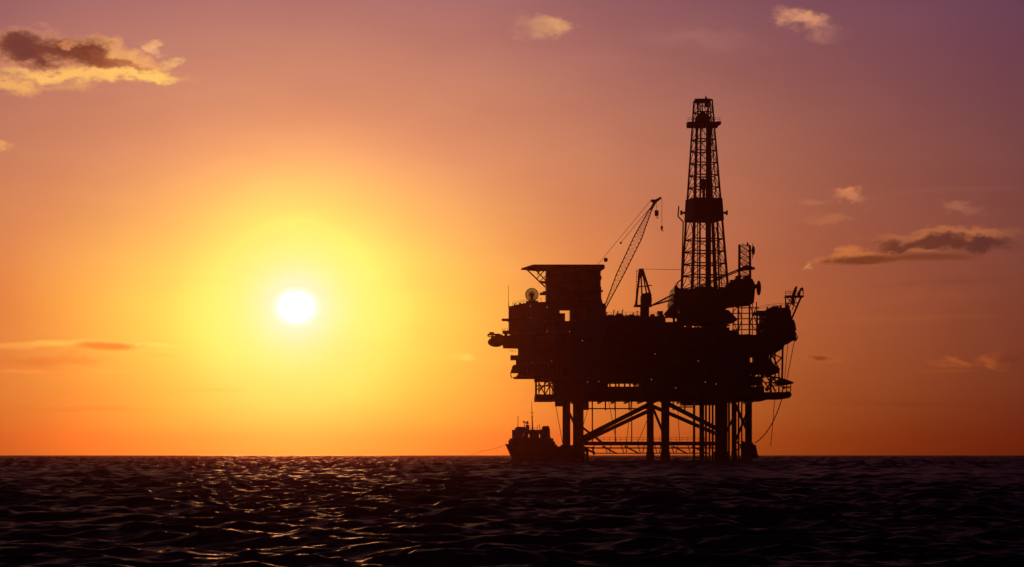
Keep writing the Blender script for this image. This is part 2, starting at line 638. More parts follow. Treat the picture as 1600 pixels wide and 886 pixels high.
# jacket legs: (photo x, width, distance)
for x, w, d in ((903.5, 17, 618), (1039.5, 13, 616), (1127, 20, 616), (885, 12.5, 648), (1016, 11, 650), (1147, 8, 640), (1169.5, 11, 646)):
    t, b = px(x, 622, d), px(x, 711, d)
    r = w * d / F / 2
    mb = MB().bar((b.x, d, -9), (b.x, d, t.z), r, 16)
    mb.bar((b.x, d, -2), (b.x, d, 2.6), r * 1.18, 16)          # splash-zone sleeve
    mb.bar((b.x, d, t.z - 1.2), (b.x, d, t.z - .1), r * 1.25, 16)
    part(mb, "leg", DARK)

# diagonal tubes
for a, b, d0, d1, w in (
    ((905, 687), (1016, 631), 617, 617, 7), ((905, 693), (1020, 639), 650, 650, 6),
    ((1040, 629), (1128, 674), 617, 617, 7), ((1018, 634), (1124, 680), 650, 650, 6),
    ((1018, 632), (1040, 686), 648, 620, 4), ((887, 640), (904, 676), 648, 620, 4), ((905, 664), (944, 694), 619, 640, 3.5),
    ((1149, 632), (1169, 676), 640, 646, 5), ((1169, 640), (1149, 690), 644, 642, 3.5), ((1147, 650), (1128, 690), 638, 620, 3.5)):
    part(MB().bar(px(*a, d0), px(*b, d1), w * d0 / F / 2, 10), "diagonal_brace", DARK)

# conductor pipes down to the sea bed
for x, w, d in ((1084.5, 4, 628), (1096.5, 8, 624), (1103, 3.5, 634), (1108.5, 3, 626), (1113.5, 3.5, 630), (1139, 3.5, 630),
                (1154, 3, 636), (1159, 2.5, 630), (925.5, 2.2, 622), (961.5, 1.6, 630), (987, 1.8, 634)):
    b, t = px(x, 711, d), px(x, 624, d)
    lo = -9 if w > 2.4 else px(x, 690, d).z
    part(MB().bar((b.x, d, lo), (b.x, d, t.z), w * d / F / 2, 8), "conductor_pipe", DARK)

# walkway just above the waves
mb = MB().pbox(912, 1118, 690, 696, 622, 625)
mb.pbox(926, 1118, 699, 701, 622, 623).pbox(929, 1110, 707.5, 709, 623, 624)
for x in range(930, 1116, 13):
    mb.bar(px(x, 690, 623), px(x + (6 if x % 2 else -4), 709, 623), .12, 5)
for x in (950, 985, 1060, 1090):
    mb.bar(px(x - 9, 697, 623), px(x + 14, 709, 623), .2, 5)
wk = part(mb, "walkway", DARK)
part(MB().rail([px(926, 690, 622), px(1118, 690, 622)], 1.05, .055, 1.4), "railing", DARK, wk)

# boat landings at the two ends
mb = MB()
for k, x in enumerate((878, 882, 887, 891.5, 898, 906, 911, 917)):
    mb.bar(px(x, 695 + (k * 7 % 5), 613), px(x + (1 if x > 900 else -.6), 719, 613), .36 + .05 * (k % 3), 8)
for k, y in enumerate((697, 700.5, 704, 707.5, 711)):
    mb.bar(px(877, y, 613), px(912 + (k % 3) * 5, y, 613), .3, 8).bar(px(877, y + 1.5, 615.5), px(914, y + 1.5, 615.5), .32, 8)
    mb.bar(px(879, y, 613), px(879, y + 1.5, 615.5), .2, 6).bar(px(908, y, 613), px(908, y + 1.5, 615.5), .2, 6)
mb.prism([(878, 698), (880, 693.6), (886, 693), (888, 697), (896, 698), (911, 696.6), (913, 713), (878, 713)], 613.6, 615)
mb.bar(px(911, 700, 613), px(930, 708, 613), .25, 6).bar(px(913, 699, 613), px(926, 700, 613), .2, 6).bar(px(926, 698, 613), px(928, 711, 613), .22, 6)
part(mb, "boat_landing", DARK)
mb = MB()
for i, x in enumerate((1160, 1164, 1168, 1172, 1175, 1178.5)):
    mb.bar(px(x, 689 + i * 1.2, 636), px(x + i * .9, 716, 636), .42, 8)
for i, y in enumerate((693, 697.5, 702, 706.5, 710.5)):
    mb.bar(px(1158, y, 636), px(1177 + i * 1.7, y + .6, 636), .36, 8).bar(px(1162, y + 1, 639), px(1176 + i * 1.7, y + 1, 639), .36, 8)
    mb.bar(px(1168, y, 636), px(1168, y + 1, 639), .2, 6)
mb.prism([(1169, 694), (1175.6, 692), (1178, 699), (1182, 704), (1184, 712), (1167, 712)], 636.5, 638.5)
mb.bar(px(1150, 690, 636), px(1162, 700, 636), .22, 6).bar(px(1150, 704, 636), px(1163, 695, 636), .2, 6)
part(mb, "boat_landing", DARK)

# cellar deck
mb = MB().pbox(866, 1196, 613, 622, 612, 655)
mb.pbox(836, 866, 616, 624.5, 612, 640)
for x in range(876, 1190, 22):
    mb.pbox(x, x + 3, 622, 626, 613, 654)
mb.pbox(866, 1174, 622, 625.5, 612.4, 613.6)
mb.pbox(868, 880, 626, 634, 640, 650).pbox(912, 920, 626, 640, 634, 642).pbox(1066, 1084, 625, 633, 616, 624)
mb.pbox(1086, 1122, 624, 632, 622, 634)
cd = part(mb, "cellar_deck", DARK)
part(MB().rail([px(866, 613, 612), px(1200, 613, 612)], 1.2, .06, 2.2), "railing", DARK, cd)

# pipe hanging below the cellar deck
mb = MB().bar(px(906, 638.5, 626), px(1016, 638.5, 626), .16, 6).bar(px(1044, 636, 630), px(1085, 636, 630), .16, 6)
for x in (918, 946, 961, 983, 1052, 1070):
    mb.bar(px(x, 626, 626), px(x, 641, 626), .2, 6)
part(mb, "hanging_pipe", DARK)

# open corner truss, lower left
mb = MB()
for x in (837.5, 842, 851, 859, 866):
    for d in (612.5, 636):
        mb.bar(px(x, 588, d), px(x, 618, d), .3 if x < 840 else .18, 6)
for d in (612.5, 636):
    for a, b in (((838, 590), (851, 616)), ((851, 590), (866, 612)), ((866, 590), (852, 616)), ((838, 603), (866, 603)), ((838, 609), (866, 597)),
                 ((838, 595), (866, 595)), ((842, 612), (858, 592))):
        mb.bar(px(*a, d), px(*b, d), .16, 5)
for y in (595, 603, 611):
    mb.bar(px(837.5, y, 612.5), px(837.5, y, 636), .14, 5)
part(mb, "corner_truss", DARK)

# lower production module with its open slots
mb = MB()
mb.pbox(866, 946, 590, 613, 612.5, 652).pbox(1004, 1150, 594, 613, 612.5, 652)
mb.pbox(946, 1004, 604, 613, 614, 630).pbox(946, 1004, 588, 597, 614, 630)
for x in (952, 961, 966, 975, 983, 990, 998):
    mb.pbox(x, x + 2.4, 597, 604, 615, 616)
mb.pbox(946, 950, 597, 604, 614, 630).pbox(1001, 1004, 597, 604, 614, 630)
rnd = random.Random(3)
for i in range(26):
    x = rnd.uniform(872, 1140)
    if 930 < x < 1008:
        continue
    w = rnd.uniform(5, 16)
    y = rnd.uniform(592, 604)
    mb.pbox(x, x + w, y, 612, 610.6 - rnd.random(), 612.4)
lm = part(mb, "production_module", STEEL)
mb = MB()
for i in range(34):
    x = rnd.uniform(868, 1148)
    if 944 < x < 1006:
        continue
    y = rnd.uniform(592, 606)
    x2 = x + rnd.choice((-18, -9, 8, 14, 24))
    mb.path([px(x, 612, 610), px(x, y, 610), px(x2, y, 610), px(x2, 590, 610.4)], rnd.choice((.12, .18, .26)), 6)
mb.bar(px(868, 609, 610), px(1148, 609, 610), .16, 6)
part(mb, "pipework", STEEL, lm)

# mid deck block
mb = MB()
mb.pbox(809.5, 1000, 541, 586, 612, 640).pbox(1000, 1150, 520, 594, 612, 652)
mb.pbox(809.5, 946, 523, 541, 612, 640).pbox(946, 1004, 541, 588, 612, 640)
mb.pbox(836, 946, 586, 592, 612, 640)
for i in range(40):
    x = rnd.uniform(812, 1135)
    y = rnd.uniform(526, 570)
    mb.pbox(x, x + rnd.uniform(5, 18), y, y + rnd.uniform(6, 18), 610.4 + rnd.random(), 612.2)
mm = part(mb, "production_module", STEEL)
mb = MB()
for i in range(46):
    x = rnd.uniform(814, 1140)
    y = rnd.uniform(530, 580)
    x2 = x + rnd.choice((-26, -12, 10, 18, 30))
    mb.path([px(x, 588, 610), px(x, y, 610), px(x2, y, 610), px(x2, 524, 610.3)], rnd.choice((.1, .16, .24)), 6)
for x in range(815, 1150, 21):
    mb.bar(px(x, 524, 611), px(x, 590, 611), .24, 6)
mb.bar(px(814, 586, 610), px(1148, 586, 610), .16, 6).bar(px(814, 527, 610.6), px(1148, 527, 610.6), .16, 6)
part(mb, "pipework", STEEL, mm)
mb = MB()
for y in (541, 566, 589):
    mb.rail([px(812, y, 609.4), px(1148, y, 609.4)], 1.2, .05, 2.4)
    mb.pbox(812, 1148, y, y + 1.8, 609, 612)
part(mb, "side_walkway", STEEL, mm)

# platforms and drop stairs hanging off the left wall
mb = MB().pbox(797.5, 809.5, 555, 561.5, 613, 620)
mb.pbox(806, 809.5, 561, 582, 614, 618).pbox(798.5, 809.5, 577, 581.5, 613, 622)
mb.pbox(802, 809.5, 570, 578, 614, 620).pbox(800, 803, 572, 577, 614, 616)
mb.pbox(807, 811, 586, 591.5, 613, 616).pbox(803, 836, 588.6, 590.4, 613, 624)
mb.path([px(798.5, 580, 613), px(798, 587, 613), px(800, 590.5, 613), px(836, 591.5, 613)], .11, 6)
mb.bar(px(818, 586, 614), px(818, 590, 614), .14).bar(px(827, 586, 614), px(827, 590, 614), .14)
for x in (797.8, 801, 805):
    mb.bar(px(x, 547.5, 613), px(x, 549, 613), .12)
part(mb, "side_platform", STEEL)

# left overhang that carries the boat davit
mb = MB().prism([(786, 541), (784, 533), (789, 528), (794, 524), (810, 522), (810, 541.5), (790, 541)], 613, 626)
mb.pbox(788, 793, 519.5, 526, 614, 616).pbox(797, 799, 517, 525, 614, 616)
mb.bar(px(780, 524, 615), px(794, 533, 615), .5, 6).bar(px(777, 522, 615), px(790, 527, 615), .25, 6)
part(mb, "boat_davit", STEEL)

# living quarters: stacked floors with open galleries between them
mb = MB()
mb.prism([(794.6, 498), (794.6, 479), (801, 477.6), (808, 476), (817, 474), (826, 472.6), (853, 471.5), (853, 498)], 613, 632)
mb.pbox(794.6, 853, 501.2, 517, 613, 632).pbox(797, 853, 519.8, 523, 613, 632)
for x in (795, 801, 806, 812, 819, 825, 833, 842):
    mb.pbox(x, x + (3.2 if x < 824 else 9), 497.6, 520, 613.2, 614)
lq = part(mb, "living_quarters", GREY)
mb = MB().pbox(784, 795, 497.8, 499.6, 613, 620).pbox(785, 797, 516.6, 519, 613, 622)
mb.bar(px(790, 499, 614), px(795, 503, 614), .12).bar(px(789, 518, 614), px(795, 522, 614), .12)
for x in (785.5, 789, 793):
    mb.bar(px(x, 516.6, 613.4), px(x, 513, 613.4), .07)
part(mb, "balcony", STEEL, lq)
mb = MB()
for x, y, w in ((803, 477, 2), (811, 475.4, 3), (822, 473, 4), (806, 476, 1)):
    mb.pbox(x, x + w, y - 2.6, y + 1, 615, 618)
part(mb, "roof_vent", STEEL, lq)
part(MB().rail([px(801, 477.5, 614), px(818, 474, 614), px(846, 471.6, 614)], .9, .05, 1.6), "railing", STEEL, lq)

# tall accommodation block under the helideck
mb = MB()
mb.pbox(853, 938.6, 422, 474, 616, 632).pbox(853, 938.6, 474, 483.4, 616, 619)
mb.pbox(851.5, 853, 438, 441, 617, 624).pbox(844, 853, 439, 441, 617, 622).pbox(843.5, 853, 457, 459.4, 617, 622).pbox(848, 853, 455, 457, 618, 620)
mb.pbox(938.6, 940, 431, 436, 617, 622).pbox(938.6, 939.6, 448, 485, 618, 628).pbox(939, 942.5, 453.4, 454.8, 618, 622)
mb.pbox(853, 874.6, 483, 500, 614, 619).pbox(890.4, 944.5, 483, 500, 613, 623)
mb.pbox(874, 883, 489.4, 502, 614, 618).pbox(853, 874, 501, 523, 612.4, 619).pbox(874, 946, 501.5, 523, 612.4, 619).pbox(853, 946, 508, 523, 618, 638)
mb.pbox(938.6, 941.5, 470, 486, 616, 630)
ab = part(mb, "accommodation_block", GREY)
mb = MB()
for y in (428.5, 441, 455, 469, 484):
    mb.pbox(853, 938.6, y, y + 1.0, 615, 616)
part(mb, "floor_band", STEEL, ab)

# helideck
mb = MB()
z1, z0 = px(0, 413.2, 614).z, px(0, 415.6, 614).z
outline = [(833, 614), (944, 614), (944, 622), (938, 631), (838, 631), (815, 626)]
vs = []
for z in (z1, z0):
    for x, d in outline:
        vs.append((px(x, 0, d).x, d, z))
n = len(outline)
mb.add(vs, [tuple(range(n)), tuple(range(2 * n - 1, n - 1, -1))] + [(i, (i + 1) % n, (i + 1) % n + n, i + n) for i in range(n)])
for x in range(842, 936, 12):
    mb.pbox(x, x + 1.6, 415, 419, 616, 630)
mb.pbox(838, 938, 415, 418, 621, 621.6)
hd = part(mb, "helideck", STEEL)
mb = MB()
c = Vector((px(884, 0, 622).x, 622, 0))
for (x, d), (x2, d2) in zip(outline, outline[1:] + outline[:1]):
    a, b = Vector((px(x, 0, d).x, d, z1 - .12)), Vector((px(x2, 0, d2).x, d2, z1 - .12))
    oa, ob = a + (a - c).normalized() * .8, b + (b - c).normalized() * .8
    oa.z, ob.z = z1 - .3, z1 - .3
    dn = Vector((0, 0, .14))
    mb.add([a, b, ob, oa, a - dn, b - dn, ob - dn, oa - dn],
           [(0, 1, 2, 3), (7, 6, 5, 4), (0, 4, 5, 1), (1, 5, 6, 2), (2, 6, 7, 3), (3, 7, 4, 0)])
part(mb, "safety_net", DARK, hd)
for d in (618, 628):
    for a, b, r in (((821, 419), (852, 448.6), .17), ((834, 419), (853, 438.4), .15), ((852, 421), (838, 436), .12), ((846, 420), (839, 430), .09),
                    ((853, 431), (842, 441), .1)):
        part(MB().bar(px(*a, d), px(*b, d), r, 6), "support_strut", STEEL, hd)

# main deck between quarters and drill floor
mb = MB().pbox(946, 1040, 494.5, 524, 612.6, 650).pbox(946, 1000, 523, 541, 612.6, 650).pbox(1040, 1152, 516, 526, 612.6, 650)
mb.pbox(1000, 1004, 494.5, 541, 612.6, 650)
mb.pbox(1040, 1066, 503, 517, 613, 622)
md = part(mb, "main_deck", STEEL)
part(MB().rail([px(944, 494.5, 613), px(1000, 494.5, 613)], 1.1, .05, 1.8), "railing", STEEL, md)
part(MB().rail([px(1014, 494.5, 613), px(1034, 494.5, 613)], 1.1, .05, 1.8), "railing", STEEL, md)
for x, y in ((959, 484.5), (965, 486), (972.5, 484), (995.5, 486), (948, 488), (989, 489)):
    part(MB().bar(px(x, y, 619), px(x, 495.4, 619), .13, 6).bar(px(x, y, 619), px(x + 1.4, y + .4, 619), .13, 6), "vent_pipe", DARK, md)


def deck_box(name, x0, x1, y, lab, cat, d=618):
    """ribbed steel box standing on the main deck"""
    t = thing(name, lab, cat, px((x0 + x1) / 2, 494.6, d))
    part(MB().pbox(x0, x1, y, 494.6, d, d + 6), "body", DARK, t)
    mb = MB()
    k = x0 + .6
    while k < x1 - .4:
        mb.pbox(k, k + .5, y + .3, 494, d - .08, d)
        k += 1.5
    for a in (x0, x1 - .6):
        mb.pbox(a, a + .6, y - .5, y, d, d + 6)
    part(mb, "rib", DARK, t)


mb = MB()
for i in range(44):
    x = rnd.uniform(946, 1038)
    if 998 < x < 1016:
        continue
    w = rnd.uniform(.8, 4)
    y = rnd.uniform(491.6, 494)
    mb.pbox(x, x + w, y, 495, 612.8 + rnd.random() * 4, 618)
mb.pbox(946, 1038, 494.2, 496, 612.7, 618)
part(mb, "deck_edge_gear", DARK, md)
deck_box("cargo_container", 963.5, 973, 489.6, "tall container on the main deck between the two cranes", "container")
deck_box("cargo_container", 977, 983, 492.4, "small low container just right of the tall container on the main deck", "container", 619)
deck_box("deck_winch", 984.6, 991.5, 491.4, "boxy winch on the main deck just left of the pedestal crane", "winch", 618)
deck_box("generator_housing", 950, 958, 491.8, "low generator housing on the main deck at the foot of the lattice boom crane", "generator", 620)
deck_box("tool_store", 1017.5, 1023, 491, "small tool store on the main deck right of the pedestal crane", "store")
deck_box("pump_skid", 1028, 1036, 486, "dark pump skid standing on deck beside the drill floor ramp", "pump")

# drill floor and its substructure
mb = MB()
mb.prism([(1053, 476), (1051, 470), (1053, 462), (1055, 455), (1055, 446.5), (1060, 449), (1066, 453), (1086, 450), (1100, 447.6), (1108, 446.5),
          (1118, 451), (1136, 449.6), (1140, 477), (1130, 488), (1062, 488), (1060, 478)], 618, 640)
mb.prism([(1066, 488), (1138, 484), (1152, 498), (1152, 500.5), (1134, 504), (1066, 503.6)], 619, 634)
df = part(mb, "drill_floor", DARK)
mb = MB()
for x, r in ((1053, .35), (1058.5, .25), (1065, .4), (1073, .2), (1078, .3), (1086, .2), (1097, .3), (1104, .9), (1112, .9), (1119, .4), (1127, .3), (1133, .5)):
    for d in (620, 632):
        mb.bar(px(x, 476 if x < 1066 else 502, d), px(x, 517, d), r, 6)
mb.bar(px(1039, 493, 620), px(1053, 477, 620), .5, 6).bar(px(1040, 496, 620), px(1054, 488, 620), .35, 6)
mb.bar(px(1044, 494, 621), px(1056, 480, 621), .8, 6)
mb.bar(px(1050, 492, 620), px(1066, 492, 620), .3, 6).bar(px(1052, 484, 620), px(1066, 502, 620), .22, 6).bar(px(1060, 500, 622), px(1140, 508.6, 622), .22, 6)
mb.pbox(1050, 1140, 511.4, 517, 618, 622).pbox(1052, 1064, 502, 506, 619, 624).pbox(1100, 1118, 503, 513, 620, 630).pbox(1066, 1072, 503, 508, 620, 628)
mb.pbox(1044, 1052, 490, 496, 619, 622)
for i in range(26):
    x, y = rnd.uniform(1050, 1136), rnd.uniform(503, 512)
    mb.bar(px(x, y, 621), px(x + rnd.uniform(-9, 9), y + rnd.uniform(3, 9), 621), rnd.uniform(.12, .4), 6)
mb.bar(px(1052, 508.2, 621), px(1140, 508.2, 621), .2, 6)
mb.pbox(1122, 1134, 503, 513, 621, 626).pbox(1064, 1069, 507, 513, 621, 624).pbox(1086, 1090, 503, 509, 621, 624).pbox(1054, 1058, 488, 497, 621, 623)
mb.bar(px(1050, 497, 621), px(1066, 489, 621), .25, 6).bar(px(1050, 489, 621), px(1064, 503, 621), .25, 6)
part(mb, "substructure", DARK, df)
mb = MB().rail([px(1055, 449, 618.4), px(1066, 453, 618.4)], 1.1, .06, 1.0)
mb.bar(px(1056, 446.6, 618.4), px(1056, 456, 618.4), .45, 6).bar(px(1055.4, 451.4, 618.4), px(1066, 451.4, 618.4), .12, 6)
part(mb, "railing", DARK, df)
part(MB().rail([px(1086, 450, 618.4), px(1136, 449.6, 618.4)], 1.1, .07, 1.2), "railing", DARK, df)

# mud and power house beside the derrick
mb = MB().prism([(1136, 478), (1134, 450), (1140, 441), (1145, 439.5), (1148, 436), (1160, 435.4), (1168, 433), (1176, 436), (1179, 442), (1180, 452), (1178, 473), (1152, 475.4)], 622, 636)
mb.pbox(1178, 1182, 444, 450, 625, 630)
mb.pbox(1150, 1158, 431, 437, 625, 630).pbox(1163, 1172, 430.5, 436, 625, 630).pbox(1141, 1146, 437, 442, 625, 628)
part(mb, "power_house", DARK)

# open braced bay under it
mb = MB()
for x in (1145.5, 1153.5, 1159, 1171, 1175.5, 1182):
    for d in (624, 632):
        mb.bar(px(x, 472, d), px(x, 526, d), .24 if x in (1153.5, 1171) else .14, 6)
for d in (624, 632):
    for y in (481, 489.6, 498, 507, 515):
        mb.bar(px(1144 if y > 484 else 1152, y, d), px(1186, y, d), .13, 6)
    for a, b in (((1171, 475), (1182, 505)), ((1182, 478), (1171, 507)), ((1171, 503), (1184, 520)), ((1145, 500), (1154, 522)), ((1153, 478), (1142, 492)),
                 ((1159, 500), (1153, 520)), ((1153, 482), (1159, 498))):
        mb.bar(px(*a, d), px(*b, d), .12, 5)
mb.prism([(1138, 521), (1150, 518), (1156, 522.6), (1170, 522), (1182, 524), (1186, 530), (1138, 530)], 614, 636)
part(mb, "open_bay", DARK)

# right hand modules
mb = MB()
mb.prism([(1195, 486), (1198, 485), (1200, 482), (1207, 480), (1211, 478), (1215, 481.4), (1226, 480.4), (1232, 478.6), (1236, 486), (1237, 498), (1240.5, 500),
          (1243, 506), (1243.4, 516), (1241, 523), (1238, 526), (1238, 533), (1232, 537), (1226, 538), (1224.5, 545), (1190, 546), (1188, 522), (1194, 516), (1193, 502), (1197, 498)], 618, 632)
mb.pbox(1182, 1198, 485.4, 489, 618, 630)
for i in range(15):
    x = rnd.uniform(1198, 1230)
    y = 482.5 - (x - 1198) * .06
    mb.pbox(x, x + rnd.uniform(1, 4), y - rnd.uniform(1, 4.5), y + 3, 620 + i * .3, 622 + i * .3)
for i in range(12):
    y = rnd.uniform(500, 530)
    mb.pbox(1240, 1242.5 + rnd.random() * 2.4, y, y + rnd.uniform(1.5, 4), 619 + i * .4, 621 + i * .4)
mb.prism([(1150, 526), (1190, 522), (1224, 544), (1217, 549), (1150, 553)], 613, 648)
mb.pbox(1150, 1172, 550, 612, 613, 648)
mb.pbox(1170, 1204, 566, 584, 616, 626).prism([(1196, 566), (1204, 560), (1210, 570), (1219, 576), (1216, 583), (1196, 590)], 616, 626)
mb.pbox(1180, 1202, 547, 566, 618, 626).pbox(1171, 1176, 546, 553, 616, 622)
mb.pbox(1168, 1190, 588, 602, 616, 622).pbox(1172, 1194, 604, 613, 615, 626)
rm = part(mb, "utility_module", DARK)
mb = MB()
for a, b, r in (((1204, 546), (1204, 616), .3), ((1211, 546), (1211, 600), .2), ((1223, 543), (1222, 592), .25), ((1216, 546), (1204, 560), .2), ((1204, 552), (1224, 560), .16),
                ((1222, 558), (1210, 571), .18), ((1203, 546), (1216, 575), .2), ((1197, 586), (1212, 612), .22), ((1212, 586), (1196, 610), .22), ((1196, 598), (1222, 598), .18),
                ((1206, 590), (1226, 608), .18), ((1190, 592), (1206, 612), .18), ((1173, 612), (1186, 586), .2), ((1180, 590), (1194, 606), .2), ((1226, 598), (1222, 613), .16),
                ((1236, 600), (1235, 612), .12), ((1229, 598), (1229, 613), .14), ((1222, 606), (1236, 606), .12), ((1190, 546), (1190, 612), .3), ((1217, 575), (1217, 613), .2),
                ((1200, 588), (1220, 591), .2)):
    for d in (616, 624):
        mb.bar(px(*a, d), px(*b, d), r, 6)
for x in (1183.5, 1187, 1190.5):
    for d in (619, 626):
        mb.bar(px(x, 487, d), px(x, 524, d), .16, 6)
for y in (493, 499, 506, 513):
    for d in (619, 626):
        mb.bar(px(1182, y, d), px(1197, y, d), .13, 6)
for x, y in ((1183, 489), (1197, 504), (1184, 506), (1196, 516), (1186, 495), (1195, 497)):
    mb.bar(px(x, y, 619), px(x + (9 if x < 1190 else -9), y + 7, 619), .18, 6)
mb.pbox(1186, 1192, 507, 514, 620, 624).pbox(1184, 1188, 515, 523, 620, 624)
for x, y in ((1204, 560), (1204, 612), (1223, 545), (1190, 600), (1211, 590), (1217, 612)):
    mb.bar(px(x, y, 616), px(x, y, 624), .16, 6)
for i in range(16):
    x, y = rnd.uniform(1172, 1200), rnd.uniform(582, 612)
    mb.bar(px(x, y, 619), px(x + rnd.uniform(-8, 8), y + rnd.uniform(-8, 8), 619), rnd.uniform(.15, .4), 6)
part(mb, "truss_work", DARK, rm)
mb = MB().prism([(1150, 613), (1226, 612.5), (1232, 611), (1236.5, 614), (1237, 618), (1234, 621.6), (1226, 622.6), (1200, 623), (1194, 626), (1150, 626)], 614, 628)
mb.prism([(1216, 596), (1222, 591), (1228, 592.4), (1241, 597.6), (1239, 599.4), (1228, 600.6), (1216, 602)], 614, 626)
mb.bar(px(1236, 598, 615), px(1235, 613, 615), .1).bar(px(1236, 604, 615), px(1224, 605, 615), .1)
part(mb, "outer_walkway", DARK, rm)
mb = MB().path([px(1238, 531, 619), px(1243, 533, 619), px(1246, 528, 619), px(1246, 524, 619)], .14, 6)
mb.bar(px(1238, 519, 619), px(1238, 533, 619), .12)
part(mb, "davit_arm", DARK, rm)
mb = MB().rail([px(1184, 486, 619), px(1200, 482, 619), px(1232, 479, 619)], 1.0, .06, 1.6)
part(mb, "railing", DARK, rm)

# small dully glowing dots on thin brackets over the dark steel
for x, y, d in ((829, 478, 611.5), (829, 496.5, 611.5), (855, 480, 611.5), (855, 518, 609), (890, 518, 609), (910, 532.5, 609), (1018, 593, 608.6), (862, 564, 608.6), (832, 566, 608.6),
                (918, 597, 608.6), (936, 596, 608.6), (1091, 564, 608.6), (1119, 600, 608.6), (1024, 553, 608.6), (1056, 606, 608.6), (1102, 597, 608.6)):
    o = part(MB().ball(px(x, y, d), .10, seg=8, rings=6), "glow_dot", GLOW)
    part(MB().bar(px(x, y, d) + Vector((0, .1, .1)), px(x, y, d) + Vector((0, 3.2, .4)), .05, 5), "dot_bracket", DARK, o)

# ------------------------------------------------------------------ drilling derrick
DD = 630.0
der = thing("drilling_derrick", "tall tapering lattice drilling derrick with a solid wind wall halfway up", "derrick", px(1101, 450, DD))


def sq(cx, cy, half, y, rot=13.3):
    c = px(cx, y, DD)
    h = half * DD / F
    k = h / math.cos(R(45 - rot)) * 1.0
    out = []
    for a in (225, 315, 45, 135):
        t = R(a + rot)
        out.append(Vector((c.x + k * math.cos(t), DD + cy + k * math.sin(t), c.z)))
    return out


bot, top = sq(1101, 0, 34.5, 451), sq(1098.5, 0, 13.6, 157)
for k in range(4):
    part(MB().bar(bot[k], top[k], .34, 8, .2), "leg", DARK, der)
levels = [0, .068, .13, .195, .26, .36, .47, .535, .6, .665, .73, .79, .87, .935, 1.0]
for f in levels:
    mb = MB()
    q = [bot[k].lerp(top[k], f) for k in range(4)]
    for k in range(4):
        mb.bar(q[k], q[(k + 1) % 4], .17, 6)
    part(mb, "girt", DARK, der)
mb = MB()
for f0, f1 in zip(levels, levels[1:]):
    a = [bot[k].lerp(top[k], f0) for k in range(4)]
    b = [bot[k].lerp(top[k], f1) for k in range(4)]
    for k in range(4):
        j = (k + 1) % 4
        ma, mbb = a[k].lerp(a[j], .5), b[k].lerp(b[j], .5)
        mb.bar(a[k], mbb, .1, 5).bar(a[j], mbb, .1, 5)
        if k == 1:
            mb.bar(ma, mbb, .14, 5)
part(mb, "cross_bracing", DARK, der)
# wind wall
f0, f1 = (451 - 345.5) / 294, (451 - 311) / 294
a = [bot[k].lerp(top[k], f0) for k in range(4)]
b = [bot[k].lerp(top[k], f1) for k in range(4)]
c = sum(a, Vector()) / 4
a = [c + (p - c) * 1.10 for p in a]
c = sum(b, Vector()) / 4
b = [c + (p - c) * 1.12 for p in b]
ai = [p.lerp(sum(a, Vector()) / 4, .03) for p in a]
bi = [p.lerp(sum(b, Vector()) / 4, .03) for p in b]
mb = MB()
for k in range(4):
    j = (k + 1) % 4
    mb.add([a[k], a[j], b[j], b[k], ai[k], ai[j], bi[j], bi[k]], [(0, 1, 2, 3), (7, 6, 5, 4), (0, 4, 5, 1), (3, 2, 6, 7)])
ww = part(mb, "wind_wall", DARK, der)
for xa, xb in ((1072, 1063), (1129, 1137)):
    mb = MB().bar(px(xa, 332.6, DD), px(xb, 332.6, DD), .3, 8)
    mb.bar(px(xb + (3 if xb < xa else -3), 332.4, DD), px(xb, 332.4, DD), .62, 10)
    part(mb, "flood_lamp", DARK, der)
# crown platform, crown block, water table
mb = MB().pbox(1076, 1124, 190, 194.6, DD - 3.6, DD + 3.6).pbox(1073.5, 1080, 190.6, 196, DD - 1.5, DD + 1.5).pbox(1120, 1126.8, 189.4, 193.5, DD - 1.5, DD + 1.5)
part(mb, "crown_platform", DARK, der)
for d in (DD - 3.4, DD + 3.4):
    part(MB().rail([px(1075, 190, d), px(1125, 190, d)], 1.0, .06, 1.2), "railing", DARK, der)
mb = MB().prism([(1086, 197), (1087, 183), (1093, 177.6), (1096, 174), (1100, 174), (1103, 178), (1109, 182), (1111, 197)], DD - 1.6, DD + 1.6)
part(mb, "crown_block", DARK, der)
mb = MB().pbox(1086, 1111, 154, 157.6, DD - 2.2, DD + 2.2).bar(px(1103, 157, DD), px(1103, 149.6, DD), .14).pbox(1101.6, 1105, 152, 155, DD - .4, DD + .4)
mb.pbox(1101, 1106, 157, 167, DD - .5, DD + .5)
for x in (1088, 1093, 1097, 1108):
    mb.bar(px(x, 155, DD - 1), px(x + (1098 - x) * .3, 176, DD - 1), .16, 6)
part(mb, "top_frame", DARK, der)
# drill string, guide rails, standpipes
for xa, xb, r in ((1107.4, 1106.4, .78), (1095, 1093, .26)):
    part(MB().bar(px(xb, 452, DD + .5), px(xa, 194, DD + .5), r, 8), "guide_rail", DARK, der)
part(MB().bar(px(1081, 452, DD - 2), px(1089, 194, DD - 1), .36, 8), "standpipe", DARK, der)
for xa, xb, w in ((1116.5, 1113, .28), (1124, 1120.5, .22), (1090, 1090, .15)):
    part(MB().bar(px(xa, 452, DD + 2), px(xb, 346, DD + 2), w, 6), "racked_pipe", DARK, der)
mb = MB().prism([(1093, 284), (1095.6, 279.6), (1102.6, 279.6), (1105, 284), (1104.6, 290), (1101.4, 295), (1096.6, 295), (1093.6, 290)], DD - 1.2, DD + 1.2)
mb.bar(px(1099.6, 293, DD), px(1099.6, 312, DD), .4, 8)
for x in (1098, 1100.4):
    mb.bar(px(x, 281, DD), px(x, 192, DD), .05, 5)
part(mb, "travelling_block", DARK, der)
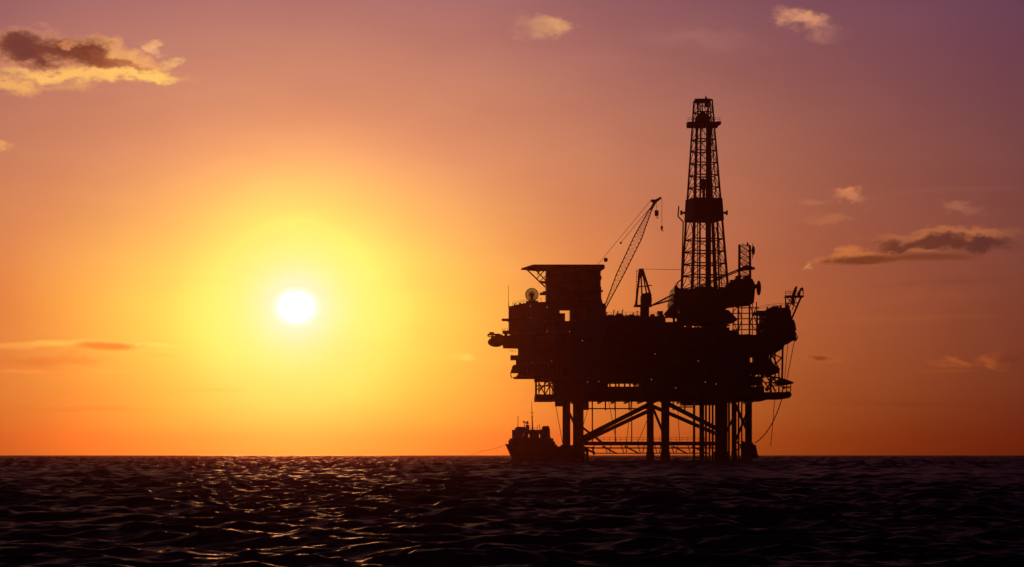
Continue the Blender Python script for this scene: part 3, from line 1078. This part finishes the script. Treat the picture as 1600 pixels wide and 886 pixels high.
# vent pipe bent round the wind wall
part(MB().path([px(1060.6, 322, DD - 4), px(1059.4, 338, DD - 4), px(1062, 341, DD - 4), px(1067.6, 346.6, DD - 4), px(1066, 400, DD - 4), px(1064.6, 437, DD - 4), px(1059, 441, DD - 4), px(1057, 447, DD - 4)],
          .17, 6), "vent_pipe", DARK, der)

# ------------------------------------------------------------------ lattice boom crane behind the quarters
CD = 638.0
cr = thing("lattice_boom_crane", "deck crane with a long raised lattice boom and two hanging hooks", "crane", px(938, 500, CD))
part(MB().bar(px(936, 530, CD), px(936, 494, CD), 1.5, 14).pbox(929, 947, 478, 495, CD - 2.2, CD + 2.2).pbox(939, 946.5, 474, 487, CD - 1.6, CD + 1.6), "slewing_cab", DARK, cr)
part(MB().bar(px(930, 480, CD - 1.5), px(931, 417, CD - .8), .22).bar(px(930, 480, CD + 1.5), px(931, 417, CD + .8), .22).bar(px(941, 480, CD), px(931, 417, CD), .18).pbox(929.5, 932.5, 415.6, 419, CD - 1, CD + 1), "gantry", DARK, cr)


def boom_pts(dy):
    L = [(943, 483), (962.7, 430), (991, 369), (1015.2, 326)]
    Rr = [(945.6, 483), (973, 432), (1002, 374), (1018.6, 327)]
    return [[px(x, y, CD + dy * w) for (x, y), w in zip(s, (.3, 1, 1, .4))] for s in (L, Rr)]


mbk = MB()
quads = [boom_pts(-.9), boom_pts(.9)]
ch = [quads[0][0], quads[0][1], quads[1][1], quads[1][0]]
for s in range(3):
    mbk.lattice([c[s] for c in ch], [c[s + 1] for c in ch], 9 if s else 7, .055)
bo = MB()
for c in ch:
    bo.path(c, .14, 6)
boo = part(bo, "boom", DARK, cr)
part(mbk, "bracing", DARK, boo)
mb = MB().prism([(1014.6, 327), (1019, 328), (1026, 316), (1033.6, 310), (1033, 307), (1024, 311.6), (1017.6, 311.6), (1017, 314), (1020.6, 316.6)], CD - .6, CD + .6)
part(mb, "boom_head", DARK, cr)
mb = MB().bar(px(1017, 313, CD), px(931, 417, CD), .055, 5).bar(px(1012, 329, CD), px(970, 379, CD), .06, 5)
mb.ball(px(946.5, 406, CD), .55, .4, .6).ball(px(970, 379.6, CD), .3)
part(mb, "pendant_line", DARK, cr)
for x, y0, y, w, s in ((1026, 314, 333, 1.0, 1.25), (1034, 310, 356, .55, .8)):
    mb = MB().bar(px(x, y0, CD), px(x, y, CD), .05, 5)
    c = px(x, y, CD)
    mb.box(c.x - w / 2, c.x + w / 2, CD - .3, CD + .3, c.z - s * .6, c.z + s * .6)
    mb.path([c + Vector((0, 0, -s * .6)), c + Vector((.1, 0, -s)), c + Vector((.35, 0, -s * 1.1)), c + Vector((.4, 0, -s * .8))], .09, 6)
    part(mb, "hook", DARK, cr)

# ------------------------------------------------------------------ pedestal crane with lowered boom
CE = 625.0
pc = thing("pedestal_crane", "squat pedestal crane with an A-shaped gantry and its boom lowered toward the derrick", "crane", px(1007, 495, CE))
part(MB().bar(px(1007.3, 500, CE), px(1007.3, 477, CE), 7.1 * CE / F, 18), "pedestal", DARK, pc)
part(MB().prism([(1001, 478), (1001.6, 462), (1004, 458.6), (1013, 457), (1017.4, 460), (1018.8, 468), (1018, 478)], CE - 2, CE + 2).pbox(991, 1019, 476, 478.6, CE - 2.2, CE + 2.2), "machinery_cab", DARK, pc)
mb = MB()
for dd in (-1.5, 1.5):
    mb.bar(px(993.6, 477, CE + dd), px(1000, 421, CE + dd * .3), .3).bar(px(1017, 463, CE + dd), px(1004, 421, CE + dd * .3), .3)
    mb.bar(px(1003, 462, CE + dd), px(1001.4, 421, CE + dd * .3), .2).bar(px(1010.5, 460, CE + dd), px(1003, 421, CE + dd * .3), .2)
    mb.bar(px(997, 448, CE + dd * .6), px(1012, 447, CE + dd * .6), .14)
mb.pbox(998.8, 1005.6, 419.6, 425, CE - .9, CE + .9).prism([(999, 425), (1005.6, 425), (1009, 436), (1006, 436), (1003, 430), (1000, 436), (998, 436)], CE - .6, CE + .6)
mb.bar(px(1012, 446, CE), px(1018.5, 446, CE), .14)
part(mb, "gantry", DARK, pc)
mb = MB()
for x in (993.4, 995.8):
    mb.bar(px(x, 478, CE - 1.8), px(x + 1.4, 420, CE - 1.8), .06, 4)
for y in range(424, 476, 4):
    mb.bar(px(993.4, y, CE - 1.8), px(997.2, y, CE - 1.8), .08, 4)
part(mb, "ladder", DARK, pc)
mb = MB()
for dd in (-.8, .8):
    mb.bar(px(1017, 478, CE + dd), px(1056, 457.6, CE + dd), .2).bar(px(1017, 477.6, CE + dd), px(1056, 467, CE + dd), .2)
mb.lattice([px(1019, 476.4, CE - .8), px(1019, 476.8, CE - .8), px(1019, 476.8, CE + .8), px(1019, 476.4, CE + .8)],
           [px(1055, 458, CE - .8), px(1055, 467, CE - .8), px(1055, 467, CE + .8), px(1055, 458, CE + .8)], 6, .07)
part(mb, "boom", DARK, pc)
part(MB().bar(px(1005, 420.4, CE), px(1066, 421.4, DD - 2), .055, 5), "hoist_line", DARK, pc)

# ------------------------------------------------------------------ radio tower with dishes, right of the derrick
TD = 629.0
tw = thing("radio_tower", "slim lattice radio tower with a round dish at its top, right of the derrick", "radio tower", px(1164, 436, TD))


def tq(y, half, d=TD):
    c = px(1163.6, y, d)
    h = half * d / F
    return [Vector((c.x - h, d - h, c.z)), Vector((c.x + h * .62, d - h * 1.1, c.z)), Vector((c.x + h, d + h, c.z)), Vector((c.x - h * .62, d + h * 1.1, c.z))]


b4, t4 = tq(440, 10.6), tq(383.5, 10)
mb = MB()
for k in range(4):
    mb.bar(b4[k], t4[k], .17, 6)
part(mb, "mast", DARK, tw)
part(MB().lattice(b4, t4, 6, .1), "bracing", DARK, tw)
mb = MB().bar(px(1176, 380.6, TD), px(1176, 404, TD), .1)
c = px(1177, 391.5, TD)
mb.ball(c, .45, 1.1, 1.25, 14, 10).bar(c + Vector((-1.2, 0, 0)), c, .15)
part(mb, "dish", DARK, tw)
for x, y, r in ((1168, 378.6, .22), (1161, 380.6, .1), (1155, 381, .1)):
    part(MB().bar(px(x, 384, TD), px(x, y, TD), r), "antenna", DARK, tw)
mb = MB().prism([(1153, 421.4), (1160, 416.8), (1166, 413.6), (1180, 418), (1180, 420), (1168, 420.6), (1156, 423)], TD - 2, TD + 2)
part(mb, "tower_platform", DARK, tw)

# burner boom slung between derrick and radio tower
bb = MB()
for o_ in (-.7, .7):
    bb.bar(px(1092, 447, DD - 4 + o_), px(1166, 416, TD - 3 + o_), .17).bar(px(1092, 449.6, DD - 4 + o_), px(1162, 420.5, TD - 3 + o_), .15)
bb.lattice([px(1094, 446.6, DD - 4.7), px(1094, 449, DD - 4.7), px(1094, 449, DD - 3.3), px(1094, 446.6, DD - 3.3)],
           [px(1162, 418, TD - 3.7), px(1162, 420.5, TD - 3.7), px(1162, 420.5, TD - 2.3), px(1162, 418, TD - 2.3)], 14, .05)
bbo = bb.build("burner_boom", DARK)
solo(bbo, "thin slanting burner boom rising from the derrick foot to the radio tower", "boom")

# round vent beside the power house
mb = MB()
c = px(1185.5, 450, 626)
mb.ball(c, .62, 1.5, 1.95, 16, 10).bar(px(1180, 447, 626), c, .35)
o = mb.build("exhaust_drum", DARK)
solo(o, "rounded upright exhaust drum on the right wall of the power house", "exhaust drum")

# lookout tower at the right edge
FT = 622.0
ft = thing("flare_tower", "short leaning lattice tower with a railed platform at the far right of the platform", "tower", px(1234, 482, FT))
mb = MB()
for dd in (-1.4, 1.4):
    mb.bar(px(1227.4, 486, FT + dd), px(1227.6, 462, FT + dd), .17).bar(px(1234.4, 504, FT + dd), px(1252.6, 462, FT + dd), .24)
    mb.bar(px(1227.4, 480, FT + dd), px(1239, 462, FT + dd), .12).bar(px(1228, 463, FT + dd), px(1245, 481, FT + dd), .12).bar(px(1228, 474.6, FT + dd), px(1247.6, 473, FT + dd), .13)
    mb.bar(px(1239, 463, FT + dd), px(1232, 484, FT + dd), .13).bar(px(1244, 463, FT + dd), px(1238, 484, FT + dd), .13)
part(mb, "frame", DARK, ft)
mb = MB().pbox(1227, 1256, 461.4, 464, FT - 2, FT + 2)
pl = part(mb, "lookout_platform", DARK, ft)
for d in (FT - 1.8, FT + 1.8):
    part(MB().rail([px(1227.4, 461.6, d), px(1255.6, 461.6, d)], 1.1, .09, 1.0), "railing", DARK, pl)
mb = MB().prism([(1237.6, 476), (1238, 460), (1241, 452), (1244, 447), (1246, 448.4), (1244.6, 455), (1241.6, 465), (1240.6, 476)], FT - .7, FT + .7)
mb.path([px(1249, 462, FT), px(1250, 453, FT), px(1253.6, 449.6, FT), px(1254.6, 455, FT)], .22, 6).bar(px(1246, 461, FT), px(1252, 451, FT), .25)
part(mb, "burner_head", DARK, ft)

# satellite dish on the quarters roof
c = px(831, 460.5, 618)
sd = thing("satellite_dish", "round meshed satellite dish on the roof of the living quarters", "satellite dish", px(831, 473, 618))
mb = MB()
rad = 10 * 618 / F
n1, n2 = 26, 8
vs = []
for i in range(n2 + 1):
    rr_ = rad * i / n2
    for j in range(n1):
        t = 2 * math.pi * j / n1
        vs.append(c + Vector((rr_ * math.cos(t), -.55 * (i / n2) ** 2 + .3, rr_ * math.sin(t))))
for i in range(1, n2 + 1):
    for j in range(n1):
        a_, b_ = vs[i * n1 + j], vs[i * n1 + (j + 1) % n1]
        mb.bar(a_, b_, .07 if i < n2 else .1, 5)
        mb.bar(vs[(i - 1) * n1 + j], a_, .055, 5)
part(mb, "reflector", DARK, sd)
fs = []
mb = MB()
b0 = len(mb.v)
pts = [c + Vector((rad * .34 * math.cos(2 * math.pi * j / n1), .25, rad * .34 * math.sin(2 * math.pi * j / n1))) for j in range(n1)]
mb.add(pts + [p + Vector((0, .08, 0)) for p in pts], [tuple(range(n1)), tuple(range(2 * n1 - 1, n1 - 1, -1))] + [(j, j + n1, (j + 1) % n1 + n1, (j + 1) % n1) for j in range(n1)])
part(mb, "hub_plate", DARK, sd)
part(MB().bar(px(825, 473, 618), c + Vector((0, .4, -.6)), .16).bar(px(838, 473, 618), c + Vector((0, .4, -.6)), .16).bar(px(831, 473, 618), c + Vector((0, .4, 0)), .22).pbox(822, 841, 470, 474, 617, 620), "pedestal", DARK, sd)

# whip antenna at the corner of the quarters
o = MB().bar(px(794.9, 480, 614), px(794.3, 446, 614), .07, 5, .035).bar(px(794.9, 482, 614), px(794.8, 474, 614), .1, 6).build("whip_antenna", DARK)
solo(o, "thin upright whip antenna at the left corner of the living quarters", "antenna")

# lifeboat slung at the far left end
lb = thing("lifeboat", "enclosed round-hulled lifeboat hanging from the davit at the far left", "lifeboat", px(775, 541, 615))
mb = MB()
c = px(775, 534.6, 615)
mb.ball(c, 2.1, 1.7, 1.25, 18, 12).pbox(766, 788, 531.6, 533, 613.6, 616.4)
part(mb, "hull", ORANGE, lb, True)
part(MB().pbox(767, 780, 526.6, 531, 614.2, 615.8).pbox(766.6, 783, 524.6, 526.8, 613.6, 616.4), "canopy", ORANGE, lb)
mb = MB().pbox(762, 775, 521.4, 523.8, 614.4, 615.6).pbox(764.6, 772, 518.8, 522, 614.6, 615.4).bar(px(768, 519, 615), px(771, 532, 615), .12).bar(px(780, 522, 615), px(778, 532, 615), .12)
mb.bar(px(761.6, 524, 614.6), px(766, 527, 614.6), .14).bar(px(774, 522.6, 615), px(792, 528, 615), .3)
part(mb, "lifting_gear", DARK, lb)

# hoses and cables on the right side
def rope(name, pts, r, label, cat, mat=ROPE, group=None):
    o = MB().path(pts, r, 6).build(name, mat)
    return solo(o, label, cat, group)


def bez(p0, p1, p2, n=14):
    return [p0.lerp(p1, t / n).lerp(p1.lerp(p2, t / n), t / n) for t in range(n + 1)]


rope("loading_hose", bez(px(1222.5, 621, 622), px(1206, 676, 624), px(1180, 692, 632)), .13, "slack curved hose hanging from the outer walkway to the boat landing", "hose")
rope("dangling_cable", [px(1210.6, 620, 620), px(1208, 655, 620), px(1204, 698, 620)], .08, "straight dangling cable below the right end of the deck", "cable")
rope("stay_cable", [px(1241, 534, 620), px(1229.5, 592, 620)], .09, "stay cable running down the right side, outer one of the pair", "cable", group="stay cables on the right side")
rope("stay_cable", [px(1231, 537, 620), px(1226, 592, 620)], .07, "stay cable running down the right side, inner one of the pair", "cable", group="stay cables on the right side")
for a, b, lab in (((867, 626), (879, 692), "slanting cable from the deck's left end down to the boat landing"),
                  ((951, 627), (963, 689), "steep cable under the deck, left of the middle legs"),
                  ((986, 628), (979, 690), "cable under the deck leaning left, nearest the middle legs"),
                  ((1013, 652), (997, 690), "short cable from the middle leg down to the walkway"),
                  ((918, 642), (910, 668), "short cable beside the left front leg"),
                  ((1059, 638), (1062, 690), "cable hanging in the gap right of the middle legs")):
    rope("hanging_cable", [px(*a, 634), px(*b, 624)], .075, lab, "cable", group="cables hanging under the deck")

# ------------------------------------------------------------------ supply ship
SY = 602.0
SA = R(20)
sc_ = px(839, 711, SY)
ship = thing("supply_ship", "small dark supply ship with mast and funnel lying beside the platform leg", "ship", (sc_.x, SY, 0))
ship.rotation_euler = (0, 0, math.pi + SA)


class SMB(MB):
    """ship shapes in the ship's own frame: x forward, y to port, z up from the water"""

    def build(self, name, mat, parent=None, smooth=False):
        me = bpy.data.meshes.new(name)
        me.from_pydata([tuple(p) for p in self.v], [], self.f)
        bm = bmesh.new()
        bm.from_mesh(me)
        bmesh.ops.recalc_face_normals(bm, faces=bm.faces)
        bm.to_mesh(me)
        bm.free()
        if smooth:
            for p in me.polygons:
                p.use_smooth = True
        me.materials.append(mat)
        o = bpy.data.objects.new(name, me)
        COL.objects.link(o)
        o.parent = parent if parent is not None else ship
        return o

    def hull(self, st, m=7):
        """st: (x at keel, x at deck, half beam, deck height, keel depth)"""
        vs, fs = [], []
        for xk, xd, hb, zd, zk in st:
            for i in range(2 * m + 1):
                t = i / m - 1
                s = abs(t)
                y = hb * math.copysign(min(1, s ** .55), t) if s else 0
                z = zk + (zd - zk) * s ** 1.9
                x = xk + (xd - xk) * s ** 1.9
                vs.append((x, y, z))
        w = 2 * m + 1
        for a in range(len(st) - 1):
            for i in range(w - 1):
                fs.append((a * w + i, a * w + i + 1, (a + 1) * w + i + 1, (a + 1) * w + i))
        fs.append(tuple(range(w)))
        fs.append(tuple(range((len(st) - 1) * w, len(st) * w)))
        for a in range(len(st) - 1):
            fs.append((a * w, (a + 1) * w, (a + 1) * w + w - 1, a * w + w - 1))
        return self.add(vs, fs)


# heights of the photo turned into metres above the water at the ship
def sz(y):
    return H + (711 - y) * SY / F


def sx(x):
    return (839 - x) * SY / F / math.cos(SA)


st = [(-8.2, -8.6, 2.4, sz(703), -.9), (-7.0, -7.0, 2.8, sz(703), -1.4), (-4, -4, 3.0, sz(703.4), -1.6), (0, 0, 3.0, sz(703), -1.7), (3.2, 3.2, 2.8, sz(700.6), -1.7),
      (4.8, 5.2, 2.2, sz(698), -1.6), (5.4, 6.7, 1.45, sz(695.6), -1.4), (5.7, 7.9, .7, sz(694.2), -1.2), (5.8, 8.4, .12, sz(693.4), -1.0)]
SMB().hull(st).build("hull", HULL, smooth=False)
SMB().box(sx(862), sx(804), -2.5, 2.5, sz(704), sz(690)).box(sx(860), sx(801), -2.2, 2.2, sz(691), sz(685)).box(sx(802), sx(797.6), -1.5, 1.5, sz(698), sz(688)).box(sx(874), sx(860), -2.3, 2.3, sz(705), sz(697.4)) \
    .box(sx(876), sx(870), -1.6, 1.6, sz(705), sz(700)).box(sx(868), sx(864), -1.2, 1.2, sz(698), sz(694.4)).box(sx(812), sx(809), -2.45, -1.6, sz(686), sz(683)).box(sx(862.5), sx(859), -2.3, -1.0, sz(690), sz(682)).bar((sx(866), 0, sz(698)), (sx(866), 0, sz(690)), .1).bar((sx(799.5), .3, sz(690)), (sx(799.5), .3, sz(684.5)), .08).build("deck_house", HULL)
wh = SMB().box(sx(857), sx(804.6), -2.0, 2.0, sz(686), sz(683.6)).box(sx(845.4), sx(805), -2.3, 2.3, sz(678.4), sz(671.6)).box(sx(821), sx(808), -1.6, 1.6, sz(672), sz(668.4)) \
    .box(sx(818), sx(809), -1.1, 1.1, sz(669), sz(667)).box(sx(808), sx(804.6), -2.1, 2.1, sz(684), sz(676)).box(sx(813.4), sx(805), -2.2, 2.2, sz(684), sz(678)).build("wheelhouse", WHITE)
mb = SMB()
for x in (842.6, 840.6, 837, 833.4, 826.4, 824, 820.4):
    for y in (-1.9, 1.9):
        mb.box(sx(x + .9), sx(x - .9), y - .15, y + .15, sz(684), sz(678))
mb.box(sx(840), sx(833), -1.0, 1.0, sz(684), sz(678)).box(sx(827), sx(820.6), -1.4, -1.0, sz(684), sz(680.6))
mb.build("window_pillar", WHITE, wh)
SMB().box(sx(826), sx(822.6), -.5, .5, sz(672), sz(664)).bar((sx(824), 0, sz(665)), (sx(824), 0, sz(657.4)), .12).bar((sx(826.6), 0, sz(661)), (sx(821), 0, sz(662)), .1).bar((sx(820.6), 0, sz(668)), (sx(818), 0, sz(658)), .1) \
    .bar((sx(817), 0, sz(658.6)), (sx(820.6), 0, sz(659.4)), .14).bar((sx(823), -.9, sz(660)), (sx(823), .9, sz(660)), .12).build("radar_mast", WHITE)
SMB().bar((sx(832), 0, sz(673)), (sx(831.4), 0, sz(650)), .2, 8, .12).bar((sx(831.4), 0, sz(650)), (sx(830.6), 0, sz(626)), .11, 6, .04).bar((sx(834.4), 0, sz(645)), (sx(828.4), 0, sz(645)), .05) \
    .bar((sx(833), 0, sz(652)), (sx(829.6), 0, sz(652)), .06).build("main_mast", HULL)
SMB().bar((sx(808), .6, sz(670)), (sx(808), .6, sz(650)), .09, 6, .06).ball((sx(808), .6, sz(651)), .12, seg=8, rings=6).build("signal_mast", HULL)
mb = SMB()
for x, y in ((838.4, 665), (842, 662.6), (844, 668)):
    mb.bar((sx(x), .5, sz(673)), (sx(x), .5, sz(y)), .06)
mb.rail([(sx(844), -1.9, sz(671.6)), (sx(822), -1.9, sz(671.6))], .6, .035, .8)
mb.build("railing", WHITE)
for y0, nm in ((0.0, "funnel"),):
    vs, n = [], 12
    for xa, xb, z in ((846.6, 860.4, 695), (846.8, 859.0, 672), (847.6, 858, 667.6), (849.4, 856.6, 665.6)):
        for i in range(n):
            t = 2 * math.pi * i / n
            cx, hx = (xa + xb) / 2, (xb - xa) / 2
            vs.append((sx(cx + hx * math.cos(t)), y0 + 1.1 * math.sin(t), sz(z)))
    fs = [tuple(range(n)), tuple(range(4 * n - 1, 3 * n - 1, -1))]
    for r_ in range(3):
        fs += [(r_ * n + i, r_ * n + (i + 1) % n, (r_ + 1) * n + (i + 1) % n, (r_ + 1) * n + i) for i in range(n)]
    SMB().add(vs, fs).build(nm, HULL)
mb = SMB()
for a, b in ((855.4, 857.6),):
    mb.box(sx(b), sx(a), -2.05, -1.9, sz(682.6), sz(680.2))
mb.build("sky_gap_glow", GLOW)  # glowing plate stands in for bright sky seen through the ship's upperworks

# mooring line from the bow
bow = ship.matrix_basis @ Vector((8.2, 0, sz(695.4)))
pts = []
for i in range(17):
    t = i / 16
    pts.append(bow.lerp(Vector((px(752, 704.5, 600).x, 598, sz(705.0))), t) + Vector((0, 0, -.2 * math.sin(math.pi * t))))
rope("mooring_line", pts + [Vector((px(716, 711, 600).x, 596, 0.2))], .032, "thin mooring line running from the ship's bow low over the water", "rope")
